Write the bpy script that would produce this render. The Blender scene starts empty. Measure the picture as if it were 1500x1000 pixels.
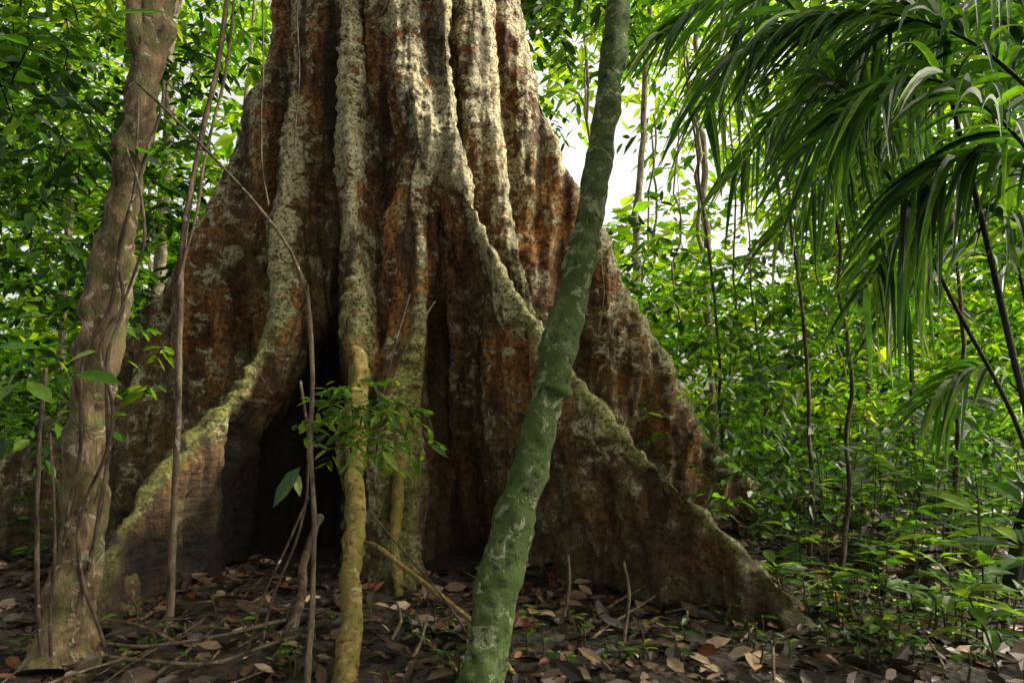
import bpy, numpy as np, math
from mathutils import Vector
rng = np.random.default_rng(11)
scene = bpy.context.scene
CAMH = 1.5
def P(u, v, d):
    return np.array([(u-750)/1000*d, d, CAMH+(620-v)/1000*d])

# ---------------------------------------------------------------- noise
T = np.random.default_rng(5).random((64,64,64)).astype(np.float32)*2-1
def vn(p, off=0.0):
    p = np.asarray(p, dtype=np.float64)+off
    i = np.floor(p).astype(int); f = p-i; f = f*f*(3-2*f); i &= 63; j = (i+1)&63
    a,b,c = i[...,0],i[...,1],i[...,2]; A,B,C = j[...,0],j[...,1],j[...,2]
    x,y,z = f[...,0],f[...,1],f[...,2]
    l = lambda s,t,w: s+(t-s)*w
    return l(l(l(T[a,b,c],T[A,b,c],x),l(T[a,B,c],T[A,B,c],x),y),
             l(l(T[a,b,C],T[A,b,C],x),l(T[a,B,C],T[A,B,C],x),y),z)
def fbm(p, o=4, off=0.0):
    s=0; a=1; p=np.asarray(p,dtype=float)
    for k in range(o):
        s = s+a*vn(p,off+k*17.3); a*=.5; p=p*2.03
    return s
def sstep(a,b,x):
    t=np.clip((x-a)/(b-a),0,1); return t*t*(3-2*t)
def ground(x,y):
    x=np.asarray(x,float); y=np.asarray(y,float)
    q=np.stack([x*.5,y*.5,x*0],-1)
    r=np.sqrt((x+1.4)**2+(y-8.3)**2)
    return 0.28*sstep(6.5,10.5,y)+0.06*fbm(q,3)+0.10*np.exp(-np.maximum(r-2.4,0)/.6)+ 1.2*sstep(16,60,y)

# ---------------------------------------------------------------- mesh helpers
def mk(name, verts, faces, mat, col=None, attrs=None, smooth=True, parent=None):
    verts=np.asarray(verts,dtype=np.float32); faces=np.asarray(faces,dtype=np.int32)
    me=bpy.data.meshes.new(name)
    n=len(verts); k=faces.shape[1]; m=len(faces)
    me.vertices.add(n); me.vertices.foreach_set('co',verts.ravel())
    me.loops.add(m*k); me.loops.foreach_set('vertex_index',faces.ravel())
    me.polygons.add(m); me.polygons.foreach_set('loop_start',np.arange(0,m*k,k,dtype=np.int32))
    me.update(calc_edges=True)
    me.polygons.foreach_set('use_smooth',np.full(m,smooth))
    if col is not None:
        a=me.color_attributes.new('col','FLOAT_COLOR','POINT')
        c=np.ones((n,4),dtype=np.float32); c[:,:3]=col; a.data.foreach_set('color',c.ravel())
    for an,av in (attrs or {}).items():
        a=me.attributes.new(an,'FLOAT','POINT'); a.data.foreach_set('value',np.asarray(av,dtype=np.float32).ravel())
    me.materials.append(mat)
    ob=bpy.data.objects.new(name,me); scene.collection.objects.link(ob)
    if parent: ob.parent=parent
    return ob
def empty(name):
    e=bpy.data.objects.new(name,None); scene.collection.objects.link(e); return e

class Acc:
    def __init__(s): s.v=[];s.f=[];s.c=[];s.n=0
    def add(s,v,f,c=None):
        s.v.append(v); s.f.append(np.asarray(f)+s.n); s.n+=len(v)
        s.c.append(np.ones((len(v),3)) if c is None else c)
    def make(s,name,mat,parent=None,smooth=True):
        return mk(name,np.concatenate(s.v),np.concatenate(s.f),mat,np.concatenate(s.c),smooth=smooth,parent=parent)

def catmull(pts,rad,n):
    pts=np.asarray(pts,float); rad=np.asarray(rad,float)
    if len(pts)==2: 
        t=np.linspace(0,1,n)[:,None]; return pts[0]+(pts[1]-pts[0])*t, rad[0]+(rad[1]-rad[0])*t[:,0]
    p=np.vstack([2*pts[0]-pts[1],pts,2*pts[-1]-pts[-2]])
    m=len(pts)-1; tt=np.linspace(0,m-1e-6,n); i=tt.astype(int); t=(tt-i)[:,None]
    a,b,c,d=p[i],p[i+1],p[i+2],p[i+3]
    q=.5*((2*b)+(-a+c)*t+(2*a-5*b+4*c-d)*t**2+(-a+3*b-3*c+d)*t**3)
    return q, np.interp(tt,np.arange(m+1),rad)
def tube(acc,pts,rad,seg=10,n=None,rough=.12,freq=6.,col=(1,1,1),wob=0.0):
    if n is None:
        L=np.sum(np.linalg.norm(np.diff(np.asarray(pts,float),axis=0),axis=1)); n=int(np.clip(L/.05,6,200))
    q,r=catmull(pts,rad,n)
    if wob: q=q+wob*np.stack([vn(q*2.2,3.),vn(q*2.2,9.),vn(q*2.2,15.)],-1)
    t=np.gradient(q,axis=0); t/=np.linalg.norm(t,axis=1)[:,None]+1e-9
    ref=np.array([.31,.9,.12]) if abs(t[:,1]).mean()<.8 else np.array([1,.1,.1])
    s=np.cross(t,ref); s/=np.linalg.norm(s,axis=1)[:,None]; w=np.cross(t,s)
    a=np.linspace(0,2*np.pi,seg,endpoint=False)
    d=np.cos(a)[None,:,None]*s[:,None]+np.sin(a)[None,:,None]*w[:,None]
    v=q[:,None]+d*r[:,None,None]
    if rough: v=v+d*(r[:,None]*rough*fbm(v*freq,4))[...,None]
    i=np.arange(n-1)[:,None]*seg; j=np.arange(seg)[None]; j2=(j+1)%seg
    f=np.stack([i+j,i+j2,i+seg+j2,i+seg+j],-1).reshape(-1,4)
    v=v.reshape(-1,3)
    acc.add(v,f,np.tile(np.array(col,float),(len(v),1)))
    return q,r

def nrm(v): return v/(np.linalg.norm(v,axis=-1,keepdims=True)+1e-9)
UP=np.array([0,0,1.])
def leaves(acc,O,D,N,L,W,C,hi=True,droop=.18):
    S=nrm(np.cross(D,N)); N=np.cross(S,D)
    if hi:
        tp=[(0,0,0),(.28,.40,.10),(.28,-.40,.10),(.28,0,0),(.66,.40,.09),(.66,-.40,.09),(.66,0,0),(1,0,0)]
        F=[(0,1,3),(0,3,2),(1,4,3),(4,6,3),(3,6,5),(3,5,2),(4,7,6),(6,7,5)]
    else:
        tp=[(0,0,0),(.42,.5,.10),(.42,-.5,.10),(1,0,0)]; F=[(0,1,3),(0,3,2)]
    vs=[]
    for t,s,h in tp:
        vs.append(O+D*(L*t)[:,None]+S*(W*s)[:,None]+N*(W*h)[:,None]+UP*(-droop*L*t*t)[:,None])
    V=np.stack(vs,1); k=len(tp); n=len(O)
    F=(np.array(F)[None]+np.arange(n)[:,None,None]*k).reshape(-1,3)
    acc.add(V.reshape(-1,3),F,np.repeat(C,k,axis=0))
def ribbons(acc,O,D,N,L,W,C,g=.4,k=7):
    S=nrm(np.cross(D,N)); t=np.linspace(0,1,k)
    c=O[:,None]+D[:,None]*(L[:,None]*t)[...,None]-UP*((g*L)[:,None]*t**2.0)[...,None]
    prof=np.clip(np.minimum(t*6+.25,1.0)*(1-t**2.5),0.02,1)
    w=(W[:,None]*prof)[...,None]*.5
    up=np.cross(S,D)[:,None]*w*.5
    V=np.stack([c+S[:,None]*w+up,c,c-S[:,None]*w+up],2)
    n=len(O); V=V.reshape(-1,3); F=[]
    for i in range(k-1):
        a=i*3
        F+= [(a,a+3,a+1),(a+3,a+4,a+1),(a+1,a+4,a+5),(a+1,a+5,a+2)]
    F=(np.array(F)[None]+np.arange(n)[:,None,None]*3*k).reshape(-1,3)
    acc.add(V,F,np.repeat(C,3*k,axis=0))
PAL=np.array([[.012,.034,.007],[.028,.08,.010],[.055,.14,.013],[.10,.19,.018],[.19,.26,.025]])
def greens(n,bias=0.):
    x=np.clip(rng.random(n)*3.6+bias,0,3.999); i=x.astype(int); f=(x-i)[:,None]
    return (PAL[i]*(1-f)+PAL[i+1]*f)*(0.75+.5*rng.random((n,1)))
def sprays(acc,C,rad,ntw,twl,nl,ll,bias=0.,hi=True,asp=.45,droop=.2,twig=None,flat=1.0,cb=.9):
    nC=len(C); rad=np.broadcast_to(rad,(nC,)); 
    o=np.repeat(C,ntw,axis=0); rr=np.repeat(rad,ntw)
    g=rng.normal(size=(len(o),3))*np.array([1,1,flat]); o=o+g*rr[:,None]*.5
    d=rng.normal(size=(len(o),3)); d[:,2]=d[:,2]*.35+.05; d=nrm(nrm(d)+.5*nrm(g)*np.array([1,1,.5]))
    tl=twl*(.6+.8*rng.random(len(o)))
    cbv=np.repeat(rng.normal(size=nC)*cb,ntw)+rng.normal(size=len(o))*.2
    if twig is not None:
        n=len(o); ribbons(twig,o,d,np.tile(UP,(n,1))+.01,tl,np.full(n,.012),np.tile([.03,.022,.012],(n,1)),g=.15,k=4)
    t=(np.arange(nl)+.6)/nl
    pos=o[:,None]+d[:,None]*(tl[:,None]*t)[...,None]-UP*((.15*tl)[:,None]*t*t)[...,None]
    side=nrm(np.cross(d,UP)); sg=np.where(np.arange(nl)%2==0,1.,-1.)
    D=d[:,None]*.6+side[:,None]*sg[None,:,None]*.75-UP*.22+rng.normal(size=pos.shape)*.25
    D=nrm(D).reshape(-1,3); n=len(D)
    N=nrm(UP+rng.normal(size=(n,3))*.45)
    L=ll*(.5+.8*rng.random(n)); W=L*asp*(.8+.4*rng.random(n))
    col=greens(n,np.repeat(cbv,nl)+bias)
    leaves(acc,pos.reshape(-1,3),D,N,L,W,col,hi,droop)

# ---------------------------------------------------------------- materials
def newmat(name):
    m=bpy.data.materials.new(name); m.use_nodes=True; nt=m.node_tree; nt.nodes.clear()
    out=nt.nodes.new('ShaderNodeOutputMaterial'); b=nt.nodes.new('ShaderNodeBsdfPrincipled')
    nt.links.new(b.outputs[0],out.inputs[0]); return m,nt,b,out
def nd(nt,t,**k):
    n=nt.nodes.new(t)
    for a,v in k.items(): setattr(n,a,v)
    return n
def noise(nt,co,scale,detail=6,rough=.6,dist=0.):
    n=nd(nt,'ShaderNodeTexNoise'); n.inputs['Scale'].default_value=scale; n.inputs['Detail'].default_value=detail
    n.inputs['Roughness'].default_value=rough; n.inputs['Distortion'].default_value=dist
    nt.links.new(co,n.inputs['Vector']); return n.outputs['Fac']
def mapping(nt,sc):
    tc=nd(nt,'ShaderNodeTexCoord'); m=nd(nt,'ShaderNodeMapping'); m.inputs['Scale'].default_value=sc
    nt.links.new(tc.outputs['Object'],m.inputs['Vector']); return m.outputs[0]
def ramp(nt,fac,stops):
    r=nd(nt,'ShaderNodeValToRGB'); e=r.color_ramp.elements
    while len(e)<len(stops): e.new(.5)
    for x,(p,c) in zip(e,stops):
        x.position=p; x.color=(*c,1) if len(c)==3 else c
    nt.links.new(fac,r.inputs[0]); return r.outputs[0]
def mix(nt,fac,a,b,mode='MIX'):
    m=nd(nt,'ShaderNodeMix',data_type='RGBA',blend_type=mode)
    for s,v in ((m.inputs[0],fac),(m.inputs[6],a),(m.inputs[7],b)):
        if isinstance(v,(int,float)): s.default_value=v
        elif isinstance(v,tuple): s.default_value=(*v,1)
        else: nt.links.new(v,s)
    return m.outputs[2]
def mth(nt,op,a,b=0.,c=0.,clamp=False):
    m=nd(nt,'ShaderNodeMath',operation=op,use_clamp=clamp)
    for s,v in zip(m.inputs,(a,b,c)):
        if isinstance(v,(int,float)): s.default_value=v
        else: nt.links.new(v,s)
    return m.outputs[0]
def mrange(nt,x,a,b,c=0.,d=1.):
    m=nd(nt,'ShaderNodeMapRange'); nt.links.new(x,m.inputs[0])
    for i,v in zip((1,2,3,4),(a,b,c,d)): m.inputs[i].default_value=v
    return m.outputs[0]
def bump(nt,b,h,strength=.6,dist=.02):
    n=nd(nt,'ShaderNodeBump'); n.inputs['Strength'].default_value=strength; n.inputs['Distance'].default_value=dist
    nt.links.new(h,n.inputs['Height']); nt.links.new(n.outputs[0],b.inputs['Normal'])

def leafmat(name,transl=.5,rough=.4,tint=(2.0,2.0,.6),spec=.5,tex=True):
    m,nt,b,out=newmat(name)
    c=nd(nt,'ShaderNodeAttribute',attribute_name='col').outputs['Color']
    if tex:
        n1=noise(nt,mapping(nt,(1,1,1)),16,2)
        c=mix(nt,1.0,c,ramp(nt,n1,[(.3,(.65,.65,.65)),(.7,(1.3,1.3,1.2))]),'MULTIPLY')
        nt.links.new(c,b.inputs['Base Color']); b.inputs['Roughness'].default_value=rough
        b.inputs['Specular IOR Level'].default_value=spec; bo=b.outputs[0]
    else:
        nt.nodes.remove(b); d=nd(nt,'ShaderNodeBsdfDiffuse'); nt.links.new(c,d.inputs[0]); bo=d.outputs[0]
        nt.links.new(bo,out.inputs[0])
    if transl>0:
        tr=nd(nt,'ShaderNodeBsdfTranslucent'); nt.links.new(mix(nt,1.0,c,tint,'MULTIPLY'),tr.inputs[0])
        ms=nd(nt,'ShaderNodeMixShader'); ms.inputs[0].default_value=transl
        nt.links.new(bo,ms.inputs[1]); nt.links.new(tr.outputs[0],ms.inputs[2]); nt.links.new(ms.outputs[0],out.inputs[0])
    return m
M_leaf=leafmat('green_leaf')
M_far=leafmat('forest_leaf',.55,.5,(2.5,2.6,.6),.3,False)
M_can=leafmat('canopy_leaf',0,.6,spec=.1,tex=False)
M_dead=leafmat('dead_leaf',0,.5,spec=.35)

def bark(name,dark,mid,light,moss=None,mossamt=.5,lich=(.42,.43,.33),lichamt=.5,scale=1.,zs=.35,lsc=9.):
    m,nt,b,out=newmat(name)
    co=mapping(nt,(1,1,zs)); co1=mapping(nt,(1,1,1))
    n1=noise(nt,co,7*scale,6,.68,.4); n2=noise(nt,co1,lsc,7,.72,.8); n4=noise(nt,co1,50*scale,3,.7)
    c=ramp(nt,n1,[(.32,dark),(.5,mid),(.68,light)])
    if moss is not None:
        n3=noise(nt,co1,2.6*scale,4,.6)
        mm=mrange(nt,mth(nt,'ADD',n3,mth(nt,'MULTIPLY',n4,.3)),.78-mossamt*.4,.86-mossamt*.4)
        c=mix(nt,mth(nt,'MULTIPLY',mm,.85),c,ramp(nt,n4,[(.3,tuple(x*.4 for x in moss)),(.7,tuple(x*1.4 for x in moss))]))
    lm=mrange(nt,n2,.66-lichamt*.22,.69-lichamt*.22)
    c=mix(nt,mth(nt,'MULTIPLY',lm,.85),c,ramp(nt,n4,[(.3,tuple(x*.4 for x in lich)),(.6,lich)]))
    c=mix(nt,mrange(nt,n1,.42,.35,0,.85),c,tuple(x*.5 for x in dark))
    nt.links.new(c,b.inputs['Base Color']); b.inputs['Roughness'].default_value=.8; b.inputs['Specular IOR Level'].default_value=.25
    h=mth(nt,'ADD',n1,mth(nt,'ADD',mth(nt,'MULTIPLY',n4,.4),mth(nt,'MULTIPLY',lm,.12)))
    bump(nt,b,h,1.,.035)
    return m
M_stem=bark('stem_bark',(.02,.013,.008),(.06,.042,.025),(.16,.12,.075),lichamt=.25,scale=2)
M_vine=bark('liana_bark',(.03,.022,.012),(.10,.075,.045),(.22,.17,.11),lichamt=.2,scale=2)
M_small=bark('small_tree_bark',(.035,.022,.012),(.12,.082,.042),(.25,.185,.10),moss=(.09,.10,.03),mossamt=.3,lich=(.42,.38,.26),lichamt=.42,scale=2.2,lsc=8)
M_lean=bark('mossy_green_bark',(.02,.030,.010),(.075,.11,.036),(.16,.19,.065),moss=(.06,.105,.02),mossamt=.55,lich=(.36,.41,.23),lichamt=.52,scale=2.6,zs=.9,lsc=8)
M_root=bark('mossy_root_bark',(.045,.026,.008),(.20,.135,.035),(.36,.26,.09),moss=(.17,.155,.03),mossamt=.45,lich=(.45,.40,.2),lichamt=.4,scale=3,zs=.8)
M_bg=bark('forest_trunk_bark',(.05,.035,.02),(.15,.12,.08),(.30,.25,.18),lichamt=.4)

def buttress_mat():
    m,nt,b,out=newmat('buttress_bark')
    A=lambda n: nd(nt,'ShaderNodeAttribute',attribute_name=n).outputs['Fac']
    crest=A('crest'); hh=A('hgt'); cav_shade=A('cav_shade')
    co=mapping(nt,(1,1,.22)); c1=mapping(nt,(1,1,1)); ch=mapping(nt,(.6,.6,2.2)); cd_=mapping(nt,(1,1,.12))
    nv=noise(nt,co,3.4,6,.65,.3); nf=noise(nt,c1,34,5,.72); nm=noise(nt,c1,5.2,9,.70,.6); nl=noise(nt,c1,1.0,4,.6); nh=noise(nt,ch,10,4,.65,.4)
    ns=noise(nt,c1,17,6,.75); ndr=noise(nt,cd_,4.2,4,.6)
    c=ramp(nt,nv,[(.32,(.045,.020,.009)),(.44,(.17,.070,.023)),(.55,(.37,.17,.048)),(.69,(.50,.31,.125))])
    c=mix(nt,.9,c,ramp(nt,ns,[(.37,(.15,.13,.12)),(.5,(.85,.83,.80)),(.63,(1.8,1.7,1.55))]),'MULTIPLY')
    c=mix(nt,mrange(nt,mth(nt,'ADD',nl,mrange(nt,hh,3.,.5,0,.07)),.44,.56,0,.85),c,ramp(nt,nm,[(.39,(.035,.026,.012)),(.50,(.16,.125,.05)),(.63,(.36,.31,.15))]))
    s=mth(nt,'ADD',nm,mth(nt,'ADD',mth(nt,'MULTIPLY',crest,.12),mth(nt,'MULTIPLY',nl,.30)))
    s=mth(nt,'ADD',s,mth(nt,'MULTIPLY',nh,.16))
    s=mth(nt,'ADD',s,mrange(nt,hh,1.,4.5,-.02,.02))
    s=mth(nt,'SUBTRACT',s,mth(nt,'MULTIPLY',cav_shade,.14))
    lm=mrange(nt,s,.770,.785)
    c=mix(nt,mth(nt,'MULTIPLY',lm,.9),c,ramp(nt,nf,[(.36,(.12,.10,.045)),(.46,(.43,.39,.21)),(.60,(.70,.67,.46))]))
    c=mix(nt,mrange(nt,noise(nt,c1,11,7,.78),.57,.60,0,.85),c,(.21,.075,.02))
    mo=mth(nt,'MULTIPLY',mrange(nt,hh,3.9,1.9),mrange(nt,crest,.12,.55))
    mo=mth(nt,'MULTIPLY',mo,mrange(nt,nm,.36,.46))
    c=mix(nt,mth(nt,'MULTIPLY',mo,.88),c,ramp(nt,nf,[(.36,(.045,.055,.01)),(.5,(.17,.19,.028)),(.64,(.34,.35,.075))]))
    c=mix(nt,mrange(nt,ndr,.54,.63,0,.85),c,(.028,.015,.008))
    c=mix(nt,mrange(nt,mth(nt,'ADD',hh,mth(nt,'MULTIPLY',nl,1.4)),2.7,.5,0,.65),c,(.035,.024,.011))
    c=mix(nt,mth(nt,'MULTIPLY',cav_shade,.96),c,(.008,.006,.004))  # near-black tint paints shade into recesses and the left hollow
    c=mix(nt,mrange(nt,noise(nt,c1,26,4,.65),.57,.61,0,.88),c,(.018,.011,.008))
    nt.links.new(c,b.inputs['Base Color'])
    b.inputs['Roughness'].default_value=.66; b.inputs['Specular IOR Level'].default_value=.3
    h=mth(nt,'ADD',nm,mth(nt,'ADD',mth(nt,'MULTIPLY',nf,.35),mth(nt,'ADD',mth(nt,'MULTIPLY',lm,.14),mth(nt,'MULTIPLY',nh,.5))))
    bump(nt,b,h,1.,.065)
    return m
M_butt=buttress_mat()

def ground_mat():
    m,nt,b,out=newmat('forest_soil')
    co=mapping(nt,(1,1,1)); a=noise(nt,co,1.5,3); n=noise(nt,co,16,6,.7); v=nd(nt,'ShaderNodeTexVoronoi'); v.inputs['Scale'].default_value=16; nt.links.new(co,v.inputs['Vector'])
    c=ramp(nt,n,[(.3,(.010,.007,.005)),(.55,(.032,.020,.011)),(.75,(.075,.048,.025))])
    c=mix(nt,.4,c,v.outputs['Color'],'MULTIPLY')
    c=mix(nt,mrange(nt,a,.5,.7,0,.3),c,(.03,.04,.01))
    nt.links.new(c,b.inputs['Base Color']); b.inputs['Roughness'].default_value=.85
    bump(nt,b,mth(nt,'ADD',n,v.outputs['Distance']),.8,.04)
    return m

# ---------------------------------------------------------------- ground
gx=np.concatenate([-np.geomspace(300,9,30),np.linspace(-8.9,10,190),np.geomspace(10.2,300,30)])
gy=np.concatenate([-np.geomspace(300,3,20),np.linspace(-2.9,14,170),np.geomspace(14.3,400,36)])
X,Y=np.meshgrid(gx,gy); Z=ground(X,Y)+.025*fbm(np.stack([X*4,Y*4,X*0],-1),3)
nx=len(gx); ny=len(gy); I=np.arange(ny-1)[:,None]*nx+np.arange(nx-1)[None]
mk('ground',np.stack([X,Y,Z],-1).reshape(-1,3),np.stack([I,I+1,I+nx+1,I+nx],-1).reshape(-1,4),ground_mat())

# ---------------------------------------------------------------- buttress tree
C0=np.array([-1.4,8.3])
def crest(pts):
    w=np.array([P(*p) for p in pts]); dx=w[:,0]-C0[0]; dy=w[:,1]-C0[1]
    return w[:,2],np.arctan2(dy,dx),np.hypot(dx,dy)
fins=[]
def addfin(pts,wa,wb,fixneg=False):
    z,th,R=crest(pts)
    if fixneg: th=np.where(th>0,th-2*np.pi,th)
    o=np.argsort(z); fins.append((z[o],th[o],R[o],wa,wb))
addfin([(396,0,8.2),(382,100,8.2),(350,200,8.2),(310,290,8.2),(270,370,8.2),(230,430,8.15),(190,480,8.1),(130,560,8.0),(60,620,7.9),(-20,685,7.8),(-110,750,7.7),(-200,810,7.6)],.42,.12,True)
addfin([(432,0,7.4),(425,100,7.4),(405,300,7.2),(402,400,7.05),(405,470,6.9),(330,590,6.4),(270,650,6.1),(200,730,5.6),(155,810,5.2),(140,870,5.05),(130,935,4.9)],.17,.085)
addfin([(507,0,7.1),(510,200,7.0),(520,400,6.8),(524,560,6.45),(522,700,6.25),(520,860,6.1)],.12,.07)
addfin([(592,0,6.98),(608,100,6.9),(640,200,6.8),(612,300,6.75),(620,400,6.6),(612,500,6.5),(592,600,6.35),(586,750,6.15),(580,885,5.75)],.32,.18)
addfin([(650,0,7.02),(655,100,6.95),(668,200,6.85),(690,290,6.72),(730,390,6.5),(790,480,6.25),(850,560,6.0),(932,655,5.7),(1015,735,5.4),(1110,825,5.1),(1170,880,4.95),(1245,950,4.73)],.18,.06)
zG=np.array([0,1.5,2.5,3.5,4.5,6.5]); fins.append((zG,np.array([-.50,-.52,-.62,-.72,-.76,-.80]),np.array([2.7,2.25,2.05,1.88,1.72,1.5]),.24,.11))
addfin([(762,0,8.0),(786,120,8.0),(822,230,8.1),(882,340,8.3),(932,450,8.5),(998,560,8.8),(1032,640,9.0),(1090,692,9.3),(1150,735,9.6),(1185,775,9.8)],.28,.085)
zb=np.array([0,.6,1.5,2.5,4,6.5])
for th,sc in ((.95,1.),(1.7,.85),(2.45,1.05)):
    fins.append((zb,np.full(6,th),np.array([4.6,3.7,2.9,2.2,1.7,1.4])*sc,.4,.13))
zz=np.concatenate([np.arange(-.35,7.2,.024),np.linspace(7.25,15,60)]); nz=len(zz)
nf=len(fins)
TH=np.zeros((nf,nz)); RR=np.zeros((nf,nz))
for k,(z,th,R,wa,wb) in enumerate(fins):
    TH[k]=np.interp(zz,z,th); RR[k]=np.interp(zz,z,R)
    ker=np.ones(13)/13
    for M in (TH,RR):
        e=np.pad(M[k],6,mode='edge'); M[k]=np.convolve(e,ker,'valid')
RR*= (1-.018*np.clip(zz-6.5,0,20))
R0=1.06+.28*np.exp(-np.clip(zz,0,9)/1.3); R0*= (1-.018*np.clip(zz-6.5,0,20))
seg=[110,200,130,150,210,150,170,50,40,50]
def radius(th,zi):
    R0z=R0[:,None]; p=14.0
    hol=np.exp(-(np.abs(th+1.84)/.20)**3)*sstep(3.6,2.5,zz)[:,None]
    hol2=np.exp(-((th+1.82)/.12)**2)*sstep(8,4.,zz)[:,None]
    hol3=np.exp(-((th+1.47)/.06)**2)*sstep(8,3.,zz)[:,None]
    base=R0z*(1-.75*hol)*(1-.36*hol2)*(1-.25*hol3)
    out=base**p
    for k in range(nf):
        wa,wb=fins[k][3],fins[k][4]
        d=np.abs((th-TH[k][:,None]+np.pi)%(2*np.pi)-np.pi)
        Ri=RR[k][:,None]; sp=np.maximum(Ri-R0z,.18)
        m=np.maximum(wa-wb,.02)/sp; m=np.minimum(m,1.2)
        a=wb+m*Ri
        s=np.where(d<np.pi/2,np.sin(d),1+ (d-np.pi/2)*3)
        r=a/(s+m)
        q=14.; r=(r**-q+Ri**-q)**(-1/q)
        out=out+r**p*np.where(d<1.5,1,0.0)
    return out**(1/p), hol
cols=[];crs=[];sid=[]
for k in range(nf):
    a=TH[k]; b=TH[(k+1)%nf].copy()
    if k==nf-1: b=b+2*np.pi
    F=500; t=np.linspace(0,1,F)
    ts=.5-.5*np.cos(np.pi*t); ts=.5*ts+.5*(.5-.5*np.cos(np.pi*ts))
    th=a[:,None]+(b-a)[:,None]*ts[None]
    r,_=radius((th+np.pi)%(2*np.pi)-np.pi,None)
    x=r*np.cos(th); y=r*np.sin(th)
    s=np.concatenate([np.zeros((nz,1)),np.cumsum(np.hypot(np.diff(x,axis=1),np.diff(y,axis=1)),axis=1)],1)
    n=seg[k]; g=np.arange(n)/n
    o=np.empty((nz,n)); dl=np.empty((nz,n))
    for i in range(nz):
        o[i]=np.interp(g*s[i,-1],s[i],th[i]); dl[i]=np.minimum(g,1-g)*s[i,-1]
    cols.append(o); crs.append(dl); sid+= [(k,gg) for gg in g]
th=np.concatenate(cols,1); dl=np.concatenate(crs,1); sid=np.array(sid)
r,hol=radius((th+np.pi)%(2*np.pi)-np.pi,None)
# the left-front buttress curves in plan: its root near the bole swings left
RB=RR[1][:,None]; g=np.exp(-((th-TH[1][:,None])/.38)**2)*sstep(1.6,2.3,RB)
bend=.34*g*sstep(RB,RB*.45,r)
thw=th-bend
x=C0[0]+r*np.cos(thw); y=C0[1]+r*np.sin(thw); zc=np.repeat(zz[:,None],th.shape[1],1)
V=np.stack([x,y,zc],-1)
du=np.roll(V,-1,1)-np.roll(V,1,1); dv=np.gradient(V,axis=0); Nn=nrm(np.cross(du,dv))
cw=.21-.07*sstep(4.5,2.5,zc)
cr=np.exp(-(dl/cw)**2)
q=V*np.array([1,1,.16])
d1=.15*fbm(q*2.4,3); d2=.045*fbm(q*np.array([8,8,6.]),3,40.); d3=.015*fbm(V*np.array([14,14,22.]),3,7.)
wr=.016*np.sin(zc*34+5*vn(V*1.3)+3*vn(V*4))*np.clip(vn(V*1.1,30)+.5,0,1)
lump=.045*fbm(V*1.6,3,77.)
low=sstep(4.,2.5,zc)
disp=(d1*(1-.8*cr)+d2*(1-.4*cr*low)+d3+wr*(cr*.9+.1)+lump*(1-.5*cr*low))
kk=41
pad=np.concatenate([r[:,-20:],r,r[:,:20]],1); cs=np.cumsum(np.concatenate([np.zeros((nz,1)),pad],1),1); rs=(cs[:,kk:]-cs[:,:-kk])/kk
cav_shade=np.clip((rs-r)*6,0,1)*.6+np.clip(-(d1+d2)*4.5,0,1)*.5  # mask for shade painted into grooves and recesses
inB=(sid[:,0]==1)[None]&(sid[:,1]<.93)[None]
hollow_shade=np.where(inB,sstep(RB-.05,RB-.85,r+.35*vn(V*2.,5)+.18*vn(V*7.,5)),0)*sstep(3.8,2.6,zc+.4*vn(V*1.5,8.))  # painted deep shade on the buttress flank and hollow beside the rib
slit_shade=np.where(inB,1,0)*np.exp(-((sid[:,1][None]-.62)/.22)**2)*sstep(7,4.0,zc)*.85  # painted shade carried up the slit above the hollow
cav_shade=np.clip(cav_shade+hollow_shade+slit_shade,0,1)
V=V+Nn*disp[...,None]
nc=th.shape[1]; I=np.arange(nz-1)[:,None]*nc+np.arange(nc)[None]; J=np.arange(nz-1)[:,None]*nc+((np.arange(nc)+1)%nc)[None]
tree=empty('kapok_tree')
mk('trunk_with_buttress_roots',V.reshape(-1,3),np.stack([I,J,J+nc,I+nc],-1).reshape(-1,4),M_butt,attrs={'crest':cr,'hgt':zc,'cav_shade':cav_shade},parent=tree)
acc=Acc()
tube(acc,[P(523,470,6.85),P(524,540,6.45),P(524,600,6.1),P(522,680,5.5),P(519,780,4.9),P(516,880,4.4),P(513,975,4.0),P(510,1040,3.85)],[.09,.10,.088,.075,.064,.064,.072,.10],seg=24,rough=.35,freq=7,wob=.02)
tube(acc,[P(594,590,6.35),P(588,660,6.2),P(583,750,6.05),P(580,830,5.85),P(577,930,5.6)],[.06,.06,.05,.045,.06],seg=16,rough=.35,freq=7,wob=.05)
tube(acc,[P(500,800,4.95),P(545,803,4.75),P(600,840,4.5),P(680,905,4.2),P(735,965,4.0),P(790,1040,3.8)],[.014,.017,.018,.019,.019,.016],seg=8,rough=.2,wob=.04)
acc.make('descending_roots',M_root,tree)
acc=Acc()
tube(acc,[P(470,760,6.0),P(440,860,5.2),P(415,930,4.6),P(380,1010,4.1)],[.03,.035,.045,.06],seg=14,rough=.35,wob=.06)
for a in np.linspace(0,6.28,7)[:-1]:
    b=np.array([C0[0],C0[1],12.5]); e=b+np.array([math.cos(a)*5,math.sin(a)*5,5.5])
    tube(acc,[b,b+(e-b)*.5+np.array([0,0,-.5]),e],[.5,.35,.15],seg=12)
acc.make('limbs',M_stem,tree)

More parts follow.
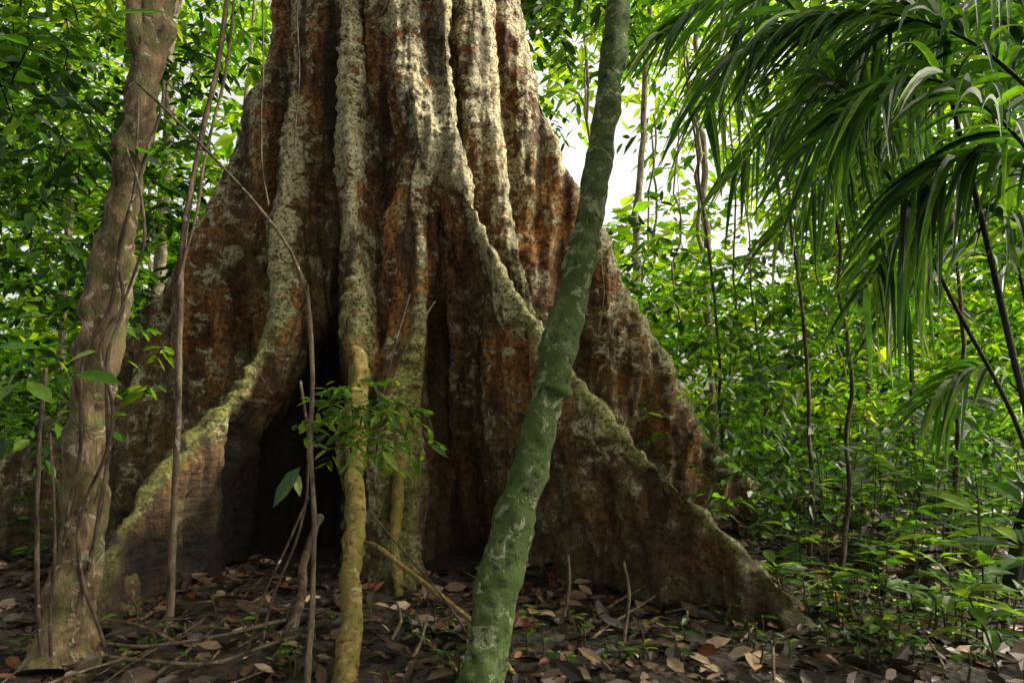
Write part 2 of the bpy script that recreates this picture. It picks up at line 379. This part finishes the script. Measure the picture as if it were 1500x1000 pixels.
# ---------------------------------------------------------------- leaning mossy tree
lt=empty('leaning_tree'); acc=Acc()
pts=[P(695,1060,3.72),P(706,985,3.78),P(722,900,3.85),P(742,810,3.92),P(770,705,4.0),P(797,600,4.06),P(822,500,4.12),P(848,400,4.2),P(868,300,4.26),P(886,180,4.32),P(900,70,4.4),P(908,-30,4.5),P(915,-200,4.7),P(925,-500,5.0)]
rad=[.150,.128,.120,.116,.108,.099,.107,.098,.084,.080,.078,.076,.072,.06]
q,r_=catmull(pts,rad,300)
for pv,amp in ((348,.020),(360,-.006),(572,.026),(585,-.008),(520,.010),(690,.010),(140,.009),(250,.006),(800,.008)):
    zt=CAMH+(620-pv)/1000*4.15; r_=r_+amp*np.exp(-((q[:,2]-zt)/.028)**2)
tube(acc,q,r_,seg=48,n=320,rough=.24,freq=6)
acc.make('trunk',M_lean,lt)
acc=Acc(); sprays(acc,np.array([P(925,-520,5.0)+rng.normal(size=3)*.6 for _ in range(10)]),.5,6,.6,7,.2); acc.make('crown',M_leaf,lt,smooth=False)

# ---------------------------------------------------------------- left small tree
st=empty('small_tree'); acc=Acc()
tube(acc,[P(85,985,4.25),P(100,900,4.4),P(118,780,4.5),P(130,640,4.6),P(142,540,4.6),P(158,430,4.65),P(178,310,4.7),P(200,190,4.75),P(218,90,4.8),P(228,0,4.85),P(240,-300,5.2)],[.2,.14,.13,.125,.12,.13,.11,.10,.105,.12,.08],seg=40,rough=.3,freq=7)
tube(acc,[P(222,110,4.78),P(200,60,4.7),P(196,0,4.7),P(180,-150,4.7)],[.07,.06,.05,.05],seg=14)
acc.make('trunk',M_small,st)
acc=Acc()
tube(acc,[P(110,930,4.3),P(150,760,4.4),P(158,600,4.45),P(172,430,4.52),P(205,250,4.62),P(235,120,4.7)],[.014,.014,.014,.012,.011,.010],seg=8,wob=.08)
tube(acc,[P(70,960,4.3),P(112,700,4.42),P(128,520,4.48),P(190,330,4.55),P(195,150,4.65)],[.012,.012,.011,.010,.008],seg=8,wob=.06)
tube(acc,[P(150,950,4.3),P(120,800,4.35),P(165,620,4.4),P(150,500,4.45),P(215,360,4.5),P(180,220,4.6)],[.012,.012,.011,.010,.009,.008],seg=8,wob=.08)
acc.make('climbing_vines',M_stem,st)
acc=Acc(); sprays(acc,np.array([P(225,-350,5.0)+rng.normal(size=3)*.6 for _ in range(10)]),.5,6,.6,7,.2); acc.make('crown',M_leaf,st,smooth=False)

# ---------------------------------------------------------------- lianas and thin stems
def stem_obj(name,lst,mat=M_stem):
    acc=Acc()
    for pts,rad in lst: tube(acc,[P(*p) for p in pts],rad,seg=8,rough=.2,freq=9,wob=.03)
    return acc.make(name,mat)
stem_obj('liana',[([(195,120,4.4),(260,180,4.3),(330,250,4.25),(385,315,4.2),(425,370,4.15),(448,430,4.1),(456,500,4.1)],[.009,.009,.009,.009,.010,.013,.013]),
 ([(450,420,4.1),(457,520,4.1),(460,640,4.05),(460,780,4.0),(457,900,3.95),(455,1010,3.9)],[.010,.013,.014,.014,.016,.022]),
 ([(448,440,4.1),(420,520,4.3),(400,580,4.5),(372,540,4.6)],[.008,.006,.006,.005])],M_vine)
stem_obj('liana',[([(335,-40,5.2),(318,80,5.1),(292,210,5.0),(272,340,4.95),(264,470,4.9),(262,600,4.9),(255,740,4.85),(250,900,4.8)],[.018,.018,.02,.022,.022,.022,.024,.026]),
 ([(345,-40,5.2),(330,90,5.1),(300,230,5.0),(288,320,4.95),(262,420,4.9)],[.010]*5)],M_vine)
stem_obj('hanging_vine',[([(383,-20,6.6),(386,120,6.6),(384,240,6.6),(390,300,6.6)],[.008]*4),([(435,-20,6.7),(440,120,6.7),(432,220,6.8)],[.007]*3),
 ([(880,370,6.2),(884,430,6.0),(875,500,5.9)],[.006]*3)],M_vine)
stem_obj('sapling_stem',[([(62,540,4.1),(58,700,4.1),(60,850,4.1),(62,960,4.1)],[.012,.012,.014,.018]),([(75,640,4.0),(85,800,4.0),(75,960,4.05)],[.008,.008,.01])])
stem_obj('twig',[([(605,430,5.9),(580,500,5.8),(560,570,5.7),(550,620,5.6)],[.010,.011,.011,.010]),([(640,440,6.1),(600,500,6.0),(570,560,5.9)],[.008]*3),
 ([(440,560,5.2),(450,640,5.1),(440,760,5.0),(400,870,4.8),(370,960,4.5)],[.01]*5),([(540,750,4.4),(600,820,4.3),(650,880,4.2),(700,960,4.0)],[.007]*4),([(350,960,4.4),(410,830,4.6),(450,730,4.8)],[.008]*3)])
stems=Acc()
for u,v0,u1,v1,d in ((1012,180,1062,640,10.),(1155,300,1190,760,7.5),(1232,400,1236,790,6.5),(1105,450,1112,650,11),(1300,350,1345,640,9),(1410,300,1385,700,7),(1075,260,1060,600,12)):
    g=float(ground((u1-750)/1000*d,d)); pb=P(u1,v1,d); pb[2]=g-.05
    tube(stems,[P(u-15,v0-180,d*1.02),P(u,v0,d),P((u+u1)/2+8,(v0+v1)/2,d),pb],[.010,.016,.02,.028],seg=8,wob=.05,rough=.15)
stems.make('sapling_stems',M_stem)

# ---------------------------------------------------------------- palm
palm=empty('palm_tree'); rach=Acc(); fl=Acc()
def frond(pts,rad0,L,n,spread=.8,g=.45,start=.15,side=(1,-1),bias=0,w=.05):
    q,r_=tube(rach,[P(*p) for p in pts],np.linspace(rad0,rad0*.3,len(pts)),seg=7,rough=.05,n=60)
    t=nrm(np.gradient(q,axis=0))
    k=np.linspace(start*59,59,n).astype(int)
    for sg in side:
        O=q[k]+0; T_=t[k]; sd=nrm(np.cross(T_,UP+np.array([.2,-.3,0])))*sg
        prog=np.linspace(0,1,n)[:,None]
        D=nrm(T_*(.45+.5*prog)+sd*spread*(1-.3*prog)+UP*.10+rng.normal(size=O.shape)*.14)
        LL=L*(.55+.45*np.sin(np.pi*np.clip(prog[:,0]*.9+.15,0,1)))*(.7+.4*rng.random(n))
        c=greens(n,bias-.4)*np.array([.9,.95,1.3])
        ribbons(fl,O,D,nrm(np.tile(UP,(n,1))+rng.normal(size=O.shape)*.45),LL,np.full(n,w)*(.7+.5*rng.random(n)),c,g=g*(.8+.4*rng.random()),k=8)
frond([(1530,700,3.9),(1490,545,3.9),(1440,330,3.85),(1395,150,3.8),(1362,-20,3.7),(1300,-160,3.4)],.022,.9,34,start=.6)
frond([(1540,760,4.4),(1480,600,4.4),(1400,450,4.3),(1320,290,4.2),(1240,150,4.1),(1150,0,4.0),(1050,-70,3.9)],.016,.85,46,start=.5,g=.6)
frond([(1520,140,3.6),(1420,60,3.5),(1300,20,3.5),(1180,30,3.5),(1080,80,3.5)],.012,.75,42,g=.65,start=.05)
frond([(1560,300,3.4),(1480,190,3.3),(1380,120,3.3),(1280,130,3.3),(1210,200,3.3)],.012,.75,40,g=.7,start=.05,bias=.3)
frond([(1600,420,4.2),(1500,330,4.2),(1400,300,4.2),(1320,340,4.2),(1270,420,4.2)],.011,.7,34,g=.7,start=.05,bias=.3)
frond([(1560,-100,4.6),(1400,-80,4.6),(1220,-60,4.6),(1060,-10,4.6),(960,60,4.6)],.012,.9,46,g=.5,start=.05,bias=.5)
frond([(1580,60,4.8),(1480,0,4.8),(1400,20,4.9),(1330,100,5),(1290,200,5)],.012,.8,38,g=.6,start=.05,bias=.2)
frond([(1540,620,4.0),(1500,430,4.0),(1470,280,4.0),(1480,120,4.0),(1520,0,4)],.012,.7,34,g=.5,start=.3,bias=.2)
frond([(1600,200,5.4),(1450,110,5.4),(1300,90,5.4),(1170,140,5.4),(1080,250,5.4)],.012,.95,44,g=.7,start=.05,bias=.6)
frond([(1600,560,5.2),(1520,430,5.2),(1430,370,5.2),(1350,390,5.2),(1300,470,5.2)],.011,.8,36,g=.7,start=.05,bias=.5)
frond([(1620,0,5.8),(1500,-60,5.8),(1350,-40,5.8),(1230,40,5.8),(1150,160,5.8)],.011,.95,44,g=.6,start=.05,bias=.7)
frond([(1560,760,4.8),(1530,640,4.8),(1480,560,4.8),(1420,540,4.8),(1360,590,4.8)],.011,.7,32,g=.7,start=.1,bias=.5)
frond([(1560,40,4.2),(1440,-20,4.2),(1320,0,4.2),(1240,90,4.2),(1210,230,4.2)],.011,.9,42,g=.8,start=.05,bias=.1)
frond([(1600,480,3.6),(1540,300,3.6),(1480,230,3.6),(1400,230,3.6),(1330,290,3.6)],.011,.75,36,g=.8,start=.05,bias=0)
frond([(1500,-140,5.2),(1330,-120,5.2),(1180,-60,5.2),(1080,40,5.2),(1030,170,5.2)],.011,.9,44,g=.7,start=.05,bias=.4)
frond([(1600,330,6.2),(1460,230,6.2),(1330,200,6.2),(1220,240,6.2),(1140,340,6.2)],.012,1.0,44,g=.7,start=.05,bias=.9)
frond([(1640,160,6.6),(1520,80,6.6),(1400,120,6.6),(1310,230,6.6),(1270,380,6.6)],.012,1.0,40,g=.8,start=.05,bias=.9)
tube(rach,[P(1480,860,4.6),P(1500,760,4.4),P(1530,690,4.1)],[.05,.045,.03],seg=8)
tube(rach,[P(1480,860,4.6),P(1510,790,4.5),P(1540,740,4.4)],[.05,.045,.03],seg=8)
M_rach=bark('palm_rachis',(.008,.008,.005),(.022,.024,.010),(.05,.055,.02),lichamt=-1)
rach.make('rachises',M_rach,palm); fl.make('leaflets',M_leaf,palm,smooth=False)

# ---------------------------------------------------------------- forest foliage
gaps=[(.14,.37,.115,.14,.97),(.27,.24,.08,.06,.5),(.03,.55,.05,.08,.6),(-.44,.52,.06,.10,.8),(.42,.45,.08,.1,.4)]
def scatter(n,y0,y1,hmax,dens,xa=-1.0,xb=1.0,hmin=.2):
    out=[]
    while len(out)<n:
        y=rng.uniform(y0,y1); x=rng.uniform(xa,xb)*y; z=float(ground(x,y))+hmin+rng.random()**1.1*min(hmax,y*.75+2)
        if math.hypot(x+1.4,y-8.3)<3.2 and z<8: continue
        if abs(x+1.4)<3.4 and y<9.5: continue
        a,b=x/y,(z-CAMH)/y; ok=True
        if -.42<a<.0 and b<.45 and rng.random()<.9: continue
        for cx,cy,rx,ry,pr in gaps:
            if ((a-cx)/rx)**2+((b-cy)/ry)**2<1 and rng.random()<pr: ok=False
        if ok and vn(np.array([x*.35,y*.35,z*.45]))+dens>rng.random()*.8-.2: out.append((x,y,z))
    return np.array(out)
fol=Acc(); tw=Acc()
sprays(fol,scatter(180,9.5,14,10,.0),.8,8,.8,9,.22,bias=-.5,twig=tw)
sprays(fol,scatter(240,14,23,16,.0),1.2,9,1.2,9,.34,bias=.2,hi=False,asp=.5)
fol.make('forest_foliage',M_far,smooth=False)
tw.make('forest_twigs',M_can)
far=Acc()
sprays(far,scatter(450,23,42,24,.2),2.0,10,1.8,8,.66,bias=1.3,hi=False,asp=.5)
sprays(far,scatter(190,20,34,6,.5,-.9,.9,.0),1.6,10,1.6,8,.5,bias=.8,hi=False,asp=.5)
far.make('distant_forest_foliage',M_far,smooth=False)
nr=Acc(); ntw=Acc()
def patch(lst,bias=0.,**k):  # negative bias puts understory shade into the leaf colours
    C=np.array([P(u,v,d) for u,v,d in lst]); sprays(nr,C,k.pop('rad',.45),k.pop('ntw',6),k.pop('twl',.5),k.pop('nl',8),k.pop('ll',.15),bias=bias,twig=ntw,**k)
patch([(rng.uniform(-100,180),rng.uniform(-40,520),rng.uniform(5.5,9)) for _ in range(62)],bias=-1.0,ll=.16)
patch([(rng.uniform(-60,130),rng.uniform(-40,200),rng.uniform(4.2,5.5)) for _ in range(9)],bias=-1.4,ll=.19,rad=.3,ntw=4)
patch([(rng.uniform(180,330),rng.uniform(-40,330),rng.uniform(8.8,11)) for _ in range(16)],bias=-.8,ll=.2)
patch([(rng.uniform(-60,120),rng.uniform(480,640),rng.uniform(5,8)) for _ in range(14)],bias=-1.)
patch([(rng.uniform(900,1560),rng.uniform(360,600),rng.uniform(8.8,12)) for _ in range(64)],bias=.1,ll=.19,ntw=6)
patch([(rng.uniform(1050,1560),rng.uniform(540,760),rng.uniform(6.3,9)) for _ in range(40)],bias=-.9,ll=.15,ntw=6)
patch([(rng.uniform(1150,1560),rng.uniform(-20,380),rng.uniform(6.8,9.5)) for _ in range(40)],bias=-1.1,ll=.2)
patch([(rng.uniform(770,870),rng.uniform(-60,70),rng.uniform(8.8,11)) for _ in range(7)],bias=-.8,ll=.22)
nr.make('understory_foliage',M_leaf,smooth=False); ntw.make('understory_twigs',M_can)

bt=Acc()
for _ in range(45):
    y=rng.uniform(12,38); xx=rng.uniform(-.85,.85)*y
    if abs(xx+1.4)<2.5 and y<14: continue
    z0=float(ground(xx,y)); R=rng.choice([.03,.05,.08,.14,.2],p=[.25,.25,.25,.2,.05]); H=rng.uniform(8,18); lean=rng.normal(size=2)*1.2
    tube(bt,[(xx,y,z0-.2),(xx+lean[0]*.4,y+lean[1]*.4,z0+H*.4),(xx+lean[0],y+lean[1],z0+H)],[R,R*.8,R*.5],seg=8,n=30,wob=.15)
bt.make('background_trees',M_bg)

# unseen overhead leaf clumps, added to dapple the sun and cut sky fill
cp=Acc(); C=[]
def shading_canopy(n,x0,x1,y0,y1,th):
    k=0
    while k<n:
        x=rng.uniform(x0,x1); y=rng.uniform(y0,y1); z=max(9.5,5+.72*y)+rng.random()*3
        if vn(np.array([x*.6,y*.6,z*.05]),5.)>th: C.append((x,y,z)); k+=1
shading_canopy(84,1,17,-6,15,.08)
shading_canopy(80,-13,2,-9,12,-.25)
sprays(cp,np.array(C),.8,14,.9,8,.42,bias=0.,hi=False,asp=.55)
cp.make('shading_canopy_foliage',M_can,smooth=False)

# ---------------------------------------------------------------- low plants
def plants(acc,tacc,X,Y,H,ll,nl,bias=0.,asp=.42):
    for x,y,h in zip(X,Y,H):
        z=float(ground(x,y)); tip=np.array([x+rng.normal()*.08*h*2,y+rng.normal()*.08*h*2,z+h])
        tube(tacc,[(x,y,z-.05),((x+tip[0])/2+.02,(y+tip[1])/2,z+h*.5),tip],[.008,.007,.005],seg=5,n=6,rough=0,col=(.05,.05,.02))
        n=int(nl*(1+h)); t=np.sqrt(rng.random(n))*.8+.2; O=np.array([x,y,z])+(tip-np.array([x,y,z]))*t[:,None]
        a=np.arange(n)*2.4+rng.random(); D=nrm(np.stack([np.cos(a),np.sin(a),rng.uniform(-.1,.7,n)],-1)); N=nrm(UP+rng.normal(size=(n,3))*.25-D*.2)
        L=ll*(.6+.7*rng.random(n)); leaves(acc,O+D*.02,D,N,L,L*asp,greens(n,bias+rng.normal()*.4),True,.25)
lp=Acc(); lt_=Acc()
def region(n,x0,x1,y0,y1):
    o=[]
    while len(o)<n:
        x=rng.uniform(x0,x1);y=rng.uniform(y0,y1)
        if math.hypot(y-8.3,x+1.4)>2.6: o.append((x,y))
    return np.array(o)
p=region(210,2.8,9,6.2,12); plants(lp,lt_,p[:,0],p[:,1],rng.uniform(.15,1.3,210),.2,10,-.2)
p=region(110,2.1,5,4.1,6.5); plants(lp,lt_,p[:,0],p[:,1],rng.uniform(.06,.35,110),.13,5,-.3)
p=region(200,-12,14,10.5,18); plants(lp,lt_,p[:,0],p[:,1],rng.uniform(.4,1.8,200),.26,11,.2)
p=region(45,-8,-4,4,9); plants(lp,lt_,p[:,0],p[:,1],rng.uniform(.2,1.2,45),.2,7,-.8)
p=region(80,-1.2,3.2,3.9,5.2); plants(lp,lt_,p[:,0],p[:,1],rng.uniform(.04,.2,80),.09,3,.0)
p=region(30,-3.2,-1.2,3.9,5.2); plants(lp,lt_,p[:,0],p[:,1],rng.uniform(.04,.2,30),.09,3,-.4)
lp.make('undergrowth_plants',M_leaf,smooth=False); lt_.make('undergrowth_plant_stems',M_can)

sp=Acc(); stw=Acc()
Cs=np.array([P(u,v,4.15+rng.normal()*.12) for u,v in ((470,600),(500,590),(530,600),(560,585),(590,610),(540,640),(500,650),(560,660),(480,640),(450,615),(520,570),(600,650),(530,620),(545,600))])
sprays(sp,Cs,.11,5,.16,6,.10,bias=.9,twig=stw,asp=.38,cb=.3)
for (u,v,d,du,dz,L,b) in ((440,683,3.7,-.6,-.9,.24,-1.2),(432,690,3.7,.3,-1.,.13,0.5),(100,530,3.6,1.,.4,.2,1.),(60,510,3.6,-1,.1,.22,.6),(30,560,3.5,-.7,-.6,.25,.3),(40,560,3.5,.6,-.3,.22,.8),(110,548,3.6,1.,-.1,.3,-.6),(630,650,4.3,.8,-.5,.14,0),(250,20,4.2,-.6,-.1,.35,0),(560,660,4.0,.5,-.5,.16,1.3)):
    O=P(u,v,d)[None]; D=nrm(np.array([[du,-.25,dz]])); leaves(sp,O,D,nrm(np.array([[.15,-.55,.8]])),np.array([L]),np.array([L*.42]),greens(1,b+.8),True,.1)
sp.make('leafy_vine',M_leaf,smooth=False); stw.make('leafy_vine_twigs',M_can)
sh=Acc(); shs=Acc()
for (u,v,d,h) in ((1440,800,4.3,.95),(1500,820,3.9,1.0),(1370,800,5.0,.8),(1290,830,5.4,.6),(1470,880,3.9,.5),(1150,850,5.8,.35),(1400,860,4.5,.5),(1230,850,5.0,.45)):
    b=P(u,v,d); plants(sh,shs,[b[0]],[b[1]],[h],.3,9,.0,.36)
sh.make('broad_leaved_shrub',M_leaf,smooth=False); shs.make('broad_leaved_shrub_stems',M_can)

# ---------------------------------------------------------------- leaf litter and sticks
n=17000; x=rng.uniform(-6,8,n); y=rng.uniform(2.6,11,n); k=(np.hypot(x+1.4,y-8.3)>1.9); x=x[k];y=y[k];n=len(x)
z=ground(x,y)+.015+rng.random(n)*.04
a=rng.random(n)*6.28; D=nrm(np.stack([np.cos(a),np.sin(a),rng.normal(size=n)*.3],-1)); N=nrm(UP+rng.normal(size=(n,3))*.5)
L=rng.uniform(.05,.22,n); pal=np.array([[.035,.021,.013],[.07,.042,.023],[.14,.088,.048],[.34,.25,.16],[.13,.045,.018],[.018,.013,.009]])
c=pal[rng.choice(6,n,p=[.28,.24,.11,.05,.07,.25])]*(.5+.8*rng.random((n,1)))
la=Acc(); leaves(la,np.stack([x,y,z],-1),D,N,L,L*rng.uniform(.3,.65,n),c,True,.05)
la.make('leaf_litter',M_dead,smooth=False)
sk=Acc()
for _ in range(120):
    x=rng.uniform(-3.5,4.5); y=rng.uniform(3.4,7.5)
    if math.hypot(x+1.4,y-8.3)<2.6: continue
    a=rng.random()*3.14; L=rng.uniform(.2,1.1); z=float(ground(x,y)); e=np.array([math.cos(a)*L,math.sin(a)*L,rng.uniform(-.02,.15)])
    b=np.array([x,y,z+.03]); R=rng.uniform(.004,.013)
    tube(sk,[b,b+e*.5+rng.normal(size=3)*.03,b+e],[R,R*.9,R*.5],seg=6,n=12,wob=.03)
for pts in ([(135,945,4.4),(230,940,4.3),(330,925,4.3),(420,905,4.4)],[(160,960,4.2),(300,965,4.1),(450,930,4.2)],[(915,820,4.7),(925,870,4.65),(915,940,4.55)],[(830,815,5),(832,860,4.95),(826,900,4.9)]):
    tube(sk,[P(*p) for p in pts],[.012]*len(pts),seg=7,wob=.03)
sk.make('fallen_branches',M_vine)

# ---------------------------------------------------------------- light
el=math.radians(38); hv=np.array([.98,.03]); hv/=np.linalg.norm(hv)
S=Vector((hv[0]*math.cos(el),hv[1]*math.cos(el),math.sin(el)))
sl=bpy.data.lights.new('sun','SUN'); sl.energy=5; sl.angle=math.radians(.5); sl.color=(1,.90,.72)
so=bpy.data.objects.new('sun',sl); scene.collection.objects.link(so); so.rotation_euler=S.to_track_quat('Z','Y').to_euler()
w=bpy.data.worlds.new('World'); scene.world=w; w.use_nodes=True; nt=w.node_tree
bg=nt.nodes['Background']; sk_=nt.nodes.new('ShaderNodeTexSky'); sk_.sky_type='NISHITA'; sk_.sun_disc=False
sk_.sun_elevation=el; sk_.sun_rotation=math.atan2(S.x,S.y); sk_.dust_density=8.; sk_.air_density=.8; sk_.ozone_density=.3
hs=nt.nodes.new('ShaderNodeHueSaturation'); hs.inputs['Saturation'].default_value=.25; hs.inputs['Value'].default_value=2.9
nt.links.new(sk_.outputs[0],hs.inputs['Color'])
wm=mix(nt,1.0,hs.outputs[0],(1.05,1.0,.88),'MULTIPLY'); nt.links.new(wm,bg.inputs[0]); bg.inputs[1].default_value=.15
# ---------------------------------------------------------------- camera
cd=bpy.data.cameras.new('camera'); cam=bpy.data.objects.new('camera',cd); scene.collection.objects.link(cam)
cam.location=(0,0,CAMH); cam.rotation_euler=(math.radians(90),0,0); cd.lens=24; cd.sensor_width=36; cd.shift_y=.08
cd.clip_start=.05; cd.clip_end=1000
scene.camera=cam
scene.view_settings.view_transform='Standard'; scene.view_settings.look='None'; scene.view_settings.exposure=0
